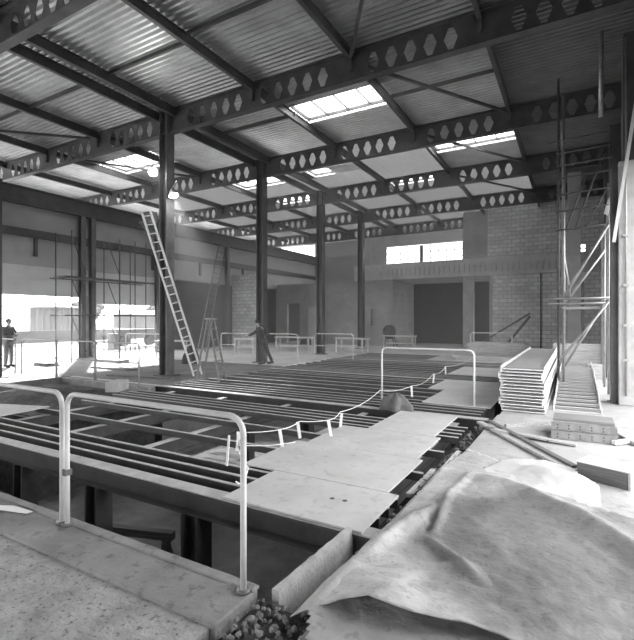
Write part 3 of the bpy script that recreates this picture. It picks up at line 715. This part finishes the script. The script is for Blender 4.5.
tr = make_tray(6.8, .74, .057); NS = 14
for i in range(NS):
    o = tr if i == 0 else copy_tree(tr)
    o.location = (-.87 + random.uniform(-.03, .03), 9.22 + .03 * math.sin(i * 2.3), .02 + i * .06); o.rotation_euler = (random.uniform(-.0008, .0008), 0, random.uniform(-.006, .006))
    tag(o, 'long pale metal mesh tray in the tall stack beside the pit, %s' % ('topmost' if i == NS - 1 else 'lowest on the floor' if i == 0 else ORD[i] + ' from the floor'), 'metal tray', 'tall stack of metal trays')
NR = 13
tr2 = make_tray(5.6, .78, .16)
for i in range(NR):
    o = tr2 if i == 0 else copy_tree(tr2)
    o.location = (.03 + random.uniform(-.01, .01), 9.75 + i * .33, .012 + i * .027); o.rotation_euler = (0, 0, 0)
    o.scale = (1, 1 - i * .03, .5)
    tag(o, 'pale mesh tray in the low stepped stack, %s' % ('topmost and farthest back' if i == NR - 1 else 'lowest and nearest' if i == 0 else ORD[i] + ' from the floor'), 'metal tray', 'low stepped stack of metal trays')
for i in range(4):
    pass
# board on edge behind stacks
tag(MB().box(-.62, .78, 16.4, 16.45, .3, .98).build('wide_board', timber, bevel=.004), 'wide pale board set on edge across the ends of the tray stacks', 'board')
tag(MB().box(-.5, -.35, 16.3, 16.6, 0, .3).box(.5, .65, 16.3, 16.6, 0, .3).build('board_support', timber_d), 'pair of dark timber blocks under the wide board', 'block')
tag(MB().box(.32, .75, 15.5, 15.9, 0, .42).build('crate', timber, bevel=.01), 'small pale crate on the floor right of the low tray stack', 'crate')

# perforated channels
def perf(name, L_, m):
    e = empty(name); mb = MB(); mb.prism([(-.05, 0), (.05, 0), (.05, .01), (-.04, .01), (-.04, .09), (.05, .09), (.05, .1), (-.05, .1)], 'x', 0, L_)
    mb.build('channel_body', m, e)
    k = int(L_ / .14)
    for i in range(k):
        for z in (.03, .07): MB().tube([(.08 + i * .14, -.0515, z), (.08 + i * .14, -.05, z)], .012, 8).build('hole', steel, e)
    return e
pf = perf('slotted_channel', .8, perf_m)
pcs = [((-.30, 7.3, .055), .08, 'front lower one'), ((-.27, 7.55, .055), .05, 'middle lower one'), ((-.27, 7.8, .055), .05, 'rear lower one'), ((-.30, 7.42, .158), .06, 'upper one')]
for i, (l, rz, t_) in enumerate(pcs):
    o = pf if i == 0 else copy_tree(pf); o.location = l; o.rotation_euler[2] = rz
    tag(o, 'pale perforated steel channel in the pile before the tray stacks, ' + t_, 'steel channel', 'pile of perforated channels')
tag(MB().box(-.28, .48, 7.5, 7.95, .26, .3).build('panel_offcut', grey_w, bevel=.004), 'flat timber panel resting on the pile of perforated channels', 'panel')
for a, b, w_, h_, m, l in (((-1.35, 7.72, .07), (.02, 5.62, .09), .1, .035, timber, 'long plank running diagonally from the trench to the dark timber box'),
                       ((-1.2, 7.75, .1), (.0, 5.75, .12), .07, .03, timber_d, 'dark narrow plank beside the long diagonal plank'),
                       ((-1.2, 7.35, .08), (-.3, 7.0, .08), .09, .03, timber_d, 'short dark plank lying across the others near the trench'),
                       ((-1.05, 7.15, .11), (.02, 6.95, .075), .1, .025, timber, 'thin plank in front of the perforated channels'),
                       ((-.95, 7.65, .075), (-.1, 8.45, .075), .05, .05, timber, 'pale batten pointing at the foot of the tray stacks'),
                       ((.45, 8.05, .1), (.72, 7.35, .08), .07, .05, timber, 'short batten right of the perforated channels'),
                       ((.45, 7.25, .09), (.75, 7.6, .09), .06, .05, timber_l, 'stubby batten touching the short one at right')):
    tag(MB().bar(a, b, w_, h_).build('loose_plank', m), l, 'plank', 'loose planks on the slab')
e = empty('timber_box', (.3, 5.66, .05), rz=-.4, label='dark long timber box lying at the right frame edge behind the tarpaulins', cat='box')
MB().box(-.24, .24, -.16, .16, 0, .17).build('body', timber_d, e, bevel=.006)
MB().box(.24, .262, -.165, .165, 0, .175).build('end_board', timber, e)
MB().box(-.245, .262, -.165, .165, .17, .18).build('lid', timber_l, e)
for y, l in ((12.3, 'nearer'), (14.2, 'farther')):
    tag(MB().box(.75, XR, y, y + .1, 0.0, .07).build('floor_batten', timber_d), 'low dark batten lying on the bright floor by the right opening, ' + l, 'batten', 'battens by the right opening')

# ------------------------------------------------------------------ ladders
def ladder(name, L_, wd, m, m2, rr=.012):
    e = empty(name)
    for s in (-1, 1): MB().box(s * wd / 2 - .022, s * wd / 2 + .022, -.035, .035, 0, L_).build('stile', m, e, bevel=.005)
    n = int(L_ / .27)
    for i in range(n): MB().tube([(-wd / 2, 0, .18 + i * .27), (wd / 2, 0, .18 + i * .27)], rr * 1.4, 8).build('rung', m2, e, smooth=True)
    return e
def place_ladder(e, base, top, side):
    b, t = Vector(base), Vector(top); z = (t - b).normalized(); x = (Vector(side) - z * Vector(side).dot(z)).normalized(); y = z.cross(x)
    e.matrix_world = Matrix(((x.x, y.x, z.x, b.x), (x.y, y.y, z.y, b.y), (x.z, y.z, z.z, b.z), (0, 0, 0, 1)))
l1 = ladder('ladder', 5.2, .27, white_tube, timber_l, .014); place_ladder(l1, (-10.1, 10.32, 0), (-11.05, 9.25, 4.72), (.35, 1, 0))
tag(l1, 'tall pale wooden ladder leaning beside the nearest steel column', 'ladder')
l2 = ladder('ladder', 5.6, .4, steel_l, steel_l); place_ladder(l2, (-17.0, 17.6, 0), (-15.9, 17.9, 5.2), (.5, 1, 0))
tag(l2, 'dark ladder leaning against the shadowy left wall, farther back', 'ladder')
e = empty('step_ladder', (-8.9, 9.6, 0), rz=.25, label='grey wooden step ladder standing open right of the tall ladder', cat='step ladder')
for s, k in ((1, 'front_frame'), (-1, 'rear_frame')):
    mb = MB()
    for q in (-1, 1): mb.bar((s * .36, q * .2, 0), (s * .03, q * .14, 1.75), .05, .03)
    mb.build(k, grey_w, e)
for i in range(5):
    t = (i + 1) / 6; MB().box(.36 - .33 * t - .06, .36 - .33 * t + .06, -.2 + .05 * t, .2 - .05 * t, 1.75 * t - .01, 1.75 * t + .01).build('tread', grey_w, e)
MB().box(-.1, .1, -.17, .17, 1.74, 1.77).build('top_cap', timber, e)
# platform at the top of ladder
e = empty('work_platform', (-11.3, 9.75, 4.75), label='small dark work platform hung on the nearest column at the ladder head', cat='platform')
MB().box(-.35, .1, -.35, -.02, -.06, 0).build('deck', timber_d, e)
MB().box(-.3, .05, -.25, .0, 0, .3).build('tool_box', timber_d, e)
for y in (-.3, -.06): MB().bar((.14, y, -.5), (-.3, y, -.06), .04, .04).build('bracket', steel, e)
# timber post tops etc

# ------------------------------------------------------------------ floodlights on the ladder column
LG = bpy.data.materials.new('lamp_glow'); LG.use_nodes = True
b_ = LG.node_tree.nodes['Principled BSDF']; b_.inputs['Emission Color'].default_value = (1, 1, 1, 1); b_.inputs['Emission Strength'].default_value = 60
def flood(loc, d, label, en, size=55):
    e = empty('floodlight', loc, label=label, cat='floodlight', group='floodlights on the ladder column')
    e.rotation_euler = Vector(d).to_track_quat('-Z', 'Y').to_euler()
    MB().tube([(0, 0, .18), (0, 0, .1), (0, 0, 0), (0, 0, -.01)], [.05, .09, .15, .16], 20).build('housing', steel_l, e, smooth=True)
    MB().tube([(0, 0, -.012), (0, 0, -.03)], .13, 20).build('lamp', LG, e)
    MB().bar((0, 0, .17), (0, .35, .3), .03, .03).build('bracket', steel, e)
    l = bpy.data.lights.new('floodlight_beam', 'SPOT'); l.energy = en; l.spot_size = R(size); l.spot_blend = .5; l.shadow_soft_size = .12
    lo = bpy.data.objects.new('floodlight_beam', l); C.objects.link(lo); lo.parent = e; lo.location = (0, 0, -.06)
flood((-11.15, 9.5, 6.22), (.75, -.6, -.45), 'glaring round floodlight left of the nearest steel column', 150)
flood((-10.55, 9.75, 5.5), (.42, -.05, -.9), 'glaring round floodlight low on the right side of the nearest column', 2000, 34)

# ------------------------------------------------------------------ dusty air inside the shed
hz = bpy.data.materials.new('dusty_air'); hz.use_nodes = True; nt = hz.node_tree; nt.nodes.clear()
o_ = nt.nodes.new('ShaderNodeOutputMaterial'); v_ = nt.nodes.new('ShaderNodeVolumeScatter'); v_.inputs['Density'].default_value = .015; v_.inputs['Anisotropy'].default_value = .3
nt.links.new(v_.outputs[0], o_.inputs['Volume'])
o = MB().box(XL + .4, -1.4, 9.0, 27.4, .05, 8.0).build('dust_haze', hz); tag(o, 'thin dusty air hanging in the rear and left part of the shed', 'haze', kind='stuff')
# ------------------------------------------------------------------ scaffolds
def pole(e, a, b, m, r=.024, nm='pole'): return MB().tube([a, b], r, 8).build(nm, m, e, smooth=True)
e = empty('scaffold', (-17.5, 10.9, 0), label='light tube scaffold standing against the left wall openings', cat='scaffold')
for x in (0, -1.1):
    for y in (0, 2.2, 3.0, 3.6): pole(e, (x, y, 0), (x, y, 5.3), dark_tube)
for z in (1.9, 3.42):
    for x in (0, -1.1): pole(e, (x, -.25, z), (x, 4.3, z), dark_tube, nm='ledger')
    for y in (0, 3.0): pole(e, (.15, y, z), (-1.25, y, z), dark_tube, nm='transom')
for y in (0, 1.6):
    for z in (0.4, 1.9, 3.6): pole(e, (0, y, z + 1.45), (0, y + .62, z), dark_tube, .018, 'brace')
MB().box(-.9, -.1, -.2, 4.2, 3.45, 3.49).build('scaffold_board', timber_d, e)
e = empty('scaffold', (-.3, 12.5, 0), label='tall tube scaffold tower between the tray stacks and the right wall', cat='scaffold')
pole(e, (-.05, 0, 0), (-.05, 0, 7.6), dark_tube, .028); pole(e, (.06, .1, 0), (.06, .1, 7.2), grey_tube, .028)
pole(e, (.98, 0, 0), (.98, 0, 4.9), grey_tube, .028)
for x, y, h in ((.0, 2.0, 7), (.96, 1.3, 4.2), (.98, 2.2, 4.0), (.02, 3.4, 7), (1.0, 3.3, 4.2)): pole(e, (x, y, 0), (x, y, h), grey_tube, .026)
for z in (2.24, 2.12): pole(e, (-.25, -.06, z), (1.15, -.06, z), grey_tube, .028, 'ledger')
for z in (3.9, 4.35, 4.75, 5.15, 5.45, 5.75, 6.05): pole(e, (-.28 if z > 6 else -.1, -.05, z), (1.05, -.05, z + .05), dark_tube, .02, 'ledger')
for y0 in (0,): pole(e, (-.05, 0, 4.0), (-.05, 3.4, 4.0), dark_tube, .024, 'transom'); pole(e, (.98, 0, 2.2), (.98, 3.3, 2.2), grey_tube, .024, 'transom')
for a, b in (((-.02, -.08, .75), (.98, -.08, 2.15)), ((.02, -.05, 2.2), (.98, -.05, 3.95)), ((.06, 1.2, .5), (.96, 1.2, 2.15)), ((.03, 1.0, 2.1), (.96, 1.0, 3.5))): pole(e, a, b, grey_tube, .03, 'brace')
for a, b in (((.1, 0, 3.9), (.55, 0, 5.2)), ((.3, 0, 3.9), (.9, 0, 5.7)), ((.5, .0, 3.9), (1.0, 0, 4.9))): pole(e, a, b, dark_tube, .02, 'brace')
pole(e, (0, .05, 3.7), (.2, .3, 2.3), grey_tube, .03, 'brace')
MB().box(.02, .95, -.04, 1.2, 2.0, 2.04).build('scaffold_board', timber, e)
# hanging cloth at right
tag(MB().add([(.66, 12.46, 4.5), (.72, 12.44, 4.62), (.70, 12.42, 4.3), (.66, 12.4, 4.12), (.58, 12.44, 4.2), (.62, 12.54, 4.38)], [(0, 1, 5), (1, 2, 5), (2, 3, 5), (3, 4, 5), (4, 0, 5), (0, 4, 3, 2, 1)]).build('hanging_rag', white_m), 'small white rag hanging beside the top of the scaffold tower', 'rag')

# ------------------------------------------------------------------ far floor clutter
random.seed(5)
def pile(x, y, w_, d_, n, m, label, cat, nm, hh=.05, rz=0):
    e = empty(nm, (x, y, 0), rz=rz, label=label, cat=cat)
    for i in range(n):
        MB().box(-w_ / 2 + random.uniform(-.1, .1), w_ / 2 + random.uniform(-.1, .1), -d_ / 2, d_ / 2, i * hh * 1.1, i * hh * 1.1 + hh).build('board', m, e)
    return e
tag(MB().box(-16.2, -15.2, 27.2, 27.25, .02, 2.55).build('leaning_sheet', ply), 'large pale board leaning on the brick wall left of the third column', 'board').rotation_euler[0] = 0
def bench(x, y, rz, L_, label, m=timber_l):
    e = empty('work_bench', (x, y, 0), rz=rz, label=label, cat='bench')
    MB().box(-L_ / 2, L_ / 2, -.3, .3, .7, .76).build('top', m, e)
    for s in (-1, 1):
        for q in (-1, 1): MB().box(s * L_ / 2 * .9 - .03, s * L_ / 2 * .9 + .03, q * .25 - .03, q * .25 + .03, 0, .7).build('leg', m, e)
    MB().box(-L_ / 2 * .9, L_ / 2 * .9, -.02, .02, .25, .33).build('stretcher', m, e)
bench(-13.6, 21.3, .1, 2.2, 'pale work bench left of the third steel column')
bench(-10.2, 21.6, -.2, 1.9, 'pale work bench right of the third steel column')
bench(-9.2, 26.2, 0, 2.0, 'low pale bench in front of the dark recess')
bench(-14.6, 18.6, .3, 1.6, 'pale work bench behind the man in dark clothes')
bench(-16.2, 15.0, .4, 1.6, 'dim work bench between the two ladders', timber)
pile(-3.2, 19.9, 2.4, 1.0, 4, timber, 'stack of boards at the rear right of the pit', 'board stack', 'board_stack')
pile(-3.5, 25.2, 2.8, .8, 7, timber_l, 'stack of pale boards against the rear blockwork, behind the guard rail', 'board stack', 'board_stack', .07)
pile(-16.5, 12.0, 1.6, .5, 2, timber, 'low stack of boards on the floor before the left opening', 'board stack', 'board_stack')
pile(-17.3, 9.8, .9, .4, 2, timber_d, 'small stack of dark boards beyond the left railings', 'board stack', 'board_stack')
pile(-14.2, 10.3, 2.0, .4, 1, timber_d, 'single dark plank flat on the floor left of the ladder column', 'plank', 'floor_plank')
pile(-11.4, 9.2, 2.2, .3, 1, timber_d, 'dark plank at the foot of the ladder column', 'plank', 'floor_plank', rz=.15)
cloth_blob('sheeted_heap', (-13.1, 13.0, 0), (.3, .25, .65), cloth_d, 'dark sheeted heap beside the foot of the tall ladder', 'heap', 6)
cloth_blob('sheeted_heap', (-15.6, 26.0, 0), (.4, .3, .5), cloth_m, 'grey sheeted heap under the leaning board', 'heap', 8)
# dark machine in recess
e = empty('site_mixer', (-9.9, 26.5, 0), label='dark drum mixer standing before the dark recess', cat='mixer')
MB().tube([(0, 0, .6), (0, -.1, .85), (0, -.15, 1.15), (0, -.2, 1.35)], [.2, .4, .38, .2], 18).build('drum', steel, e, smooth=True)
for a in ((-.35, -.3), (.35, -.3), (-.35, .3), (.35, .3)): MB().bar((a[0], a[1], 0), (a[0] * .5, a[1] * .3, .75), .05, .05).build('leg', steel, e)
# timber shores by rear wall
tag(MB().bar((-5.2, 26.4, 0), (-2.1, 26.8, 2.05), .1, .1).build('shoring_timber', timber_d), 'dark raking shore propped on the rear blockwork, longer one', 'timber', 'raking shores at the rear wall')
tag(MB().bar((-3.5, 26.45, 0), (-2.1, 26.85, 1.9), .1, .12).build('shoring_timber', timber_d), 'dark raking shore crossing the longer one, steeper', 'timber', 'raking shores at the rear wall')
# drums / posts outside, background
tag(MB().tube([(-23.5, 17.2, 0), (-23.5, 17.2, .9)], .35, 18).build('oil_drum', cloth_m, smooth=False), 'grey drum standing outside the second bright opening', 'drum')
e = empty('trailer', (-25.5, 19.8, 0), label='low dark trailer parked outside the second bright opening', cat='trailer')
MB().box(-.8, .9, -1.6, 1.6, .7, 1.1).build('bed', cloth_m, e)
for y in (-1.0, 1.0): MB().tube([(.6, y, .35), (.9, y, .35)], .35, 18).build('wheel', cloth_d, e)
# round-cornered corrugated building outside
e = empty('corrugated_building', (-60.5, 35.5, 0), label='pale round corrugated building outside beyond the left opening', cat='building')
mb = MB(); n = 72; r0 = 2.8
vs = [((r0 + (.2 if i % 3 == 0 else 0)) * math.cos(2 * math.pi * i / n), (r0 + (.2 if i % 3 == 0 else 0)) * math.sin(2 * math.pi * i / n), z) for z in (0, 3.1) for i in range(n)]
mb.add(vs, [(i, (i + 1) % n, (i + 1) % n + n, i + n) for i in range(n)]); mb.build('wall', far_m, e)
MB().tube([(0, 0, 3.1), (0, 0, 3.3), (0, 0, 3.9)], [3.0, 3.0, .3], 60).build('roof', far_m, e)
e = empty('site_hut', (-75, 62, 0), label='long low pale hut outside, beyond the second opening', cat='building')
MB().box(-3, 3, -5, 5, 0, 2.6).build('wall', far_m, e); MB().prism([(-3.3, 2.6), (3.3, 2.6), (0, 3.4)], 'y', -5.3, 5.3).build('roof', clad, e)
for i, (x, y, h, l) in enumerate(((-92, 60, 4.5, 'right of the round building'), (-96, 84, 4.5, 'behind the long hut'))):
    e = empty('tree', (x, y, 0), label='hazy far tree outside, ' + l, cat='tree', group='far trees outside')
    MB().tube([(0, 0, 0), (0, 0, h * .5)], .35, 8).build('trunk', leaf_m, e)
    mb = MB(); random.seed(i)
    for k in range(60):
        a = random.random() * 6.28; q = random.random() * 3; rock(mb, (q * math.cos(a), q * math.sin(a), h * .55 + random.random() * h * .45), 1.2)
    mb.build('crown', leaf_m, e)
tag(MB().box(-34, -33.8, 4, 60, 0, .9).build('low_fence', far_m), 'low pale fence running across outside the openings', 'fence')

# ------------------------------------------------------------------ people
def skin_body(name, J, E, rad, m, parent, sub=2):
    me = bpy.data.meshes.new(name); me.from_pydata(J, E, []); me.materials.append(m)
    o = bpy.data.objects.new(name, me); C.objects.link(o); o.parent = parent
    sk = o.modifiers.new('skin', 'SKIN'); me.skin_vertices or None
    if not me.skin_vertices:
        bm = bmesh.new(); bm.from_mesh(me); bm.verts.layers.skin.verify(); bm.to_mesh(me); bm.free()
    for i, r in enumerate(rad):
        r = r if isinstance(r, tuple) else (r, r)
        me.skin_vertices[0].data[i].radius = r
    me.skin_vertices[0].data[0].use_root = True
    for s in range(1, len(rad)): me.skin_vertices[0].data[s].use_root = False
    sk.use_smooth_shade = True
    ss = o.modifiers.new('sub', 'SUBSURF'); ss.levels = sub; ss.render_levels = sub
    return o
def person(loc, rz, label, joints, top, trousers, hair):
    # joints: dict of positions local, +x = facing direction
    e = empty('person', loc, rz=rz, label=label, cat='person')
    j = joints
    names = ['pelvis', 'belly', 'chest', 'neck', 'head0', 'shL', 'elL', 'wrL', 'shR', 'elR', 'wrR', 'hipL', 'knL', 'anL', 'toL', 'hipR', 'knR', 'anR', 'toR', 'palmL', 'palmR']
    E = [(0, 1), (1, 2), (2, 3), (3, 4), (2, 5), (5, 6), (6, 7), (7, 19), (2, 8), (8, 9), (9, 10), (10, 20), (0, 11), (11, 12), (12, 13), (13, 14), (0, 15), (15, 16), (16, 17), (17, 18)]
    rad = [(.12, .15), (.11, .14), (.12, .16), .055, .06, .06, .045, .03, .06, .045, .03, .085, .06, .04, .03, .085, .06, .04, .03, .032, .032]
    J = [j[n_] for n_ in names]
    # fingers as short chains rooted in the palm
    for side, w0, w1 in (('L', 7, 19), ('R', 10, 20)):
        p = Vector(J[w1]); d = (p - Vector(J[w0])).normalized(); sd = d.cross(Vector((1, 0, .3))).normalized()
        for k in range(4):
            a = p + sd * (k - 1.5) * .019 + d * .02; b = a + d * (.05 - .006 * abs(k - 1)); c = b + (d * .5 + Vector((.5, 0, -.4)).normalized() * .6) * .03
            n0 = len(J); J += [tuple(a), tuple(b), tuple(c)]; rad += [.009, .008, .007]; E += [(w1, n0), (n0, n0 + 1), (n0 + 1, n0 + 2)]
        a = p + sd * .03; b = a + sd * .03 + d * .02; n0 = len(J); J += [tuple(a), tuple(b)]; rad += [.011, .009]; E += [(w1, n0), (n0, n0 + 1)]
    skin_body('body', J, E, rad, skin_m, e)
    # head with face
    hd = Vector(j['head']); mb = MB(); nu, nv = 20, 14; vs = []; fs = []
    for b in range(nv + 1):
        ph = math.pi * b / nv
        for a in range(nu):
            th = 2 * math.pi * a / nu; x = math.sin(ph) * math.cos(th) * .095; y = math.sin(ph) * math.sin(th) * .075; z = math.cos(ph) * .12
            if z < 0: x *= 1 + z * 1.2; y *= 1 + z * 2.2
            if x > 0.05 and abs(y) < .02 and -.045 < z < .015: x += .022
            if x > .05 and .015 < abs(y) < .045 and 0 < z < .03: x -= .008
            vs.append((hd.x + x, hd.y + y, hd.z + z))
    for b in range(nv):
        for a in range(nu): fs.append((b * nu + a, b * nu + (a + 1) % nu, (b + 1) * nu + (a + 1) % nu, (b + 1) * nu + a))
    for s in (-1, 1): rock(mb, (hd.x, hd.y + s * .076, hd.z - .01), .02)
    mb.add(vs, fs)
    h = mb.build('head', skin_m, e, smooth=True)
    for s in (-1, 1): MB().tube([(hd.x + .078, hd.y + s * .03, hd.z + .012), (hd.x + .09, hd.y + s * .03, hd.z + .012)], .009, 8).build('eye', cloth_d, h)
    MB().tube([(hd.x + .07, hd.y - .022, hd.z - .06), (hd.x + .074, hd.y, hd.z - .058), (hd.x + .07, hd.y + .022, hd.z - .06)], .005, 6).build('mouth', cloth_d, h)
    vs = []; fs = []
    for b in range(8):
        ph = math.pi * .55 * b / 7
        for a in range(nu):
            th = 2 * math.pi * a / nu; k = 1.1
            z = math.cos(ph) * .125
            if math.cos(th) > .4: z = max(z, .045)
            vs.append((hd.x - .008 + math.sin(ph) * math.cos(th) * .1 * k, hd.y + math.sin(ph) * math.sin(th) * .08 * k, hd.z + z + .006))
    for b in range(7):
        for a in range(nu): fs.append((b * nu + a, b * nu + (a + 1) % nu, (b + 1) * nu + (a + 1) % nu, (b + 1) * nu + a))
    MB().add(vs, fs).build('hair', hair, e, smooth=True)
    # clothes
    def sub(ns, ed, rd, nm, m): skin_body(nm, [j[n_] for n_ in ns], ed, rd, m, e)
    sub(['belly', 'chest', 'neck2', 'shL', 'elL', 'wrL', 'shR', 'elR', 'wrR', 'pelvis'], [(9, 0), (0, 1), (1, 2), (1, 3), (3, 4), (4, 5), (1, 6), (6, 7), (7, 8)],
        [(.14, .175), (.145, .185), .07, .082, .062, .048, .082, .062, .048, (.145, .18)], 'jacket', top)
    sub(['pelvis', 'hipL', 'knL', 'anL', 'hipR', 'knR', 'anR'], [(0, 1), (1, 2), (2, 3), (0, 4), (4, 5), (5, 6)], [(.135, .165), .1, .078, .062, .1, .078, .062], 'trousers', trousers)
    for s in 'LR':
        a, b = Vector(j['an' + s]), Vector(j['to' + s])
        MB().tube([a + Vector((-.06, 0, -.03)), a + Vector((0, 0, -.02)), b + Vector((0, 0, -.005)), b + Vector((.06, 0, -.012))], [.04, .05, .045, .02], 10).build('shoe', cloth_d, e, smooth=True)
    return e
def base_pose():
    return dict(pelvis=(0, 0, .93), belly=(0, 0, 1.1), chest=(.0, 0, 1.32), neck=(0, 0, 1.5), neck2=(0, 0, 1.46), head0=(.01, 0, 1.56), head=(.025, 0, 1.64),
                shL=(0, .19, 1.42), elL=(-.02, .25, 1.14), wrL=(.08, .26, .9), palmL=(.1, .26, .83), shR=(0, -.19, 1.42), elR=(-.02, -.25, 1.14), wrR=(.08, -.26, .9), palmR=(.1, -.26, .83),
                hipL=(0, .1, .88), knL=(.03, .11, .5), anL=(0, .12, .09), toL=(.14, .13, .045), hipR=(0, -.1, .88), knR=(.03, -.11, .5), anR=(0, -.12, .09), toR=(.14, -.13, .045))
# man leaning on rail by the second column; faces left in the picture
p = base_pose()
p.update(belly=(.05, 0, 1.08), chest=(.13, 0, 1.29), neck=(.22, 0, 1.46), neck2=(.2, 0, 1.42), head0=(.24, 0, 1.52), head=(.27, 0, 1.6), shL=(.14, .19, 1.38), elL=(.34, .26, 1.2), wrL=(.55, .24, 1.12), palmL=(.6, .23, 1.1),
         shR=(.12, -.19, 1.38), elR=(-.14, -.36, 1.24), wrR=(.0, -.24, 1.02), palmR=(.04, -.18, 1.0), knR=(-.12, -.11, .5), anR=(-.3, -.12, .1), toR=(-.16, -.13, .045))
person((-10.45, 14.2, 0), R(180 + 25), 'man in dark clothes before the second column, one arm stretched out, hand on hip', p, cloth_d, cloth_d, cloth_d)
p = base_pose()
p.update(elL=(.08, .27, 1.16), wrL=(.26, .08, 1.2), palmL=(.28, 0, 1.22), elR=(.08, -.27, 1.14), wrR=(.26, -.08, 1.14), palmR=(.28, .0, 1.14))
person((-17.9, 8.75, 0), R(20), 'man in grey jacket standing at the left frame edge with arms folded', p, cloth_m, far_m if False else mat('light_grey_cloth', .22, .9), cloth_m)
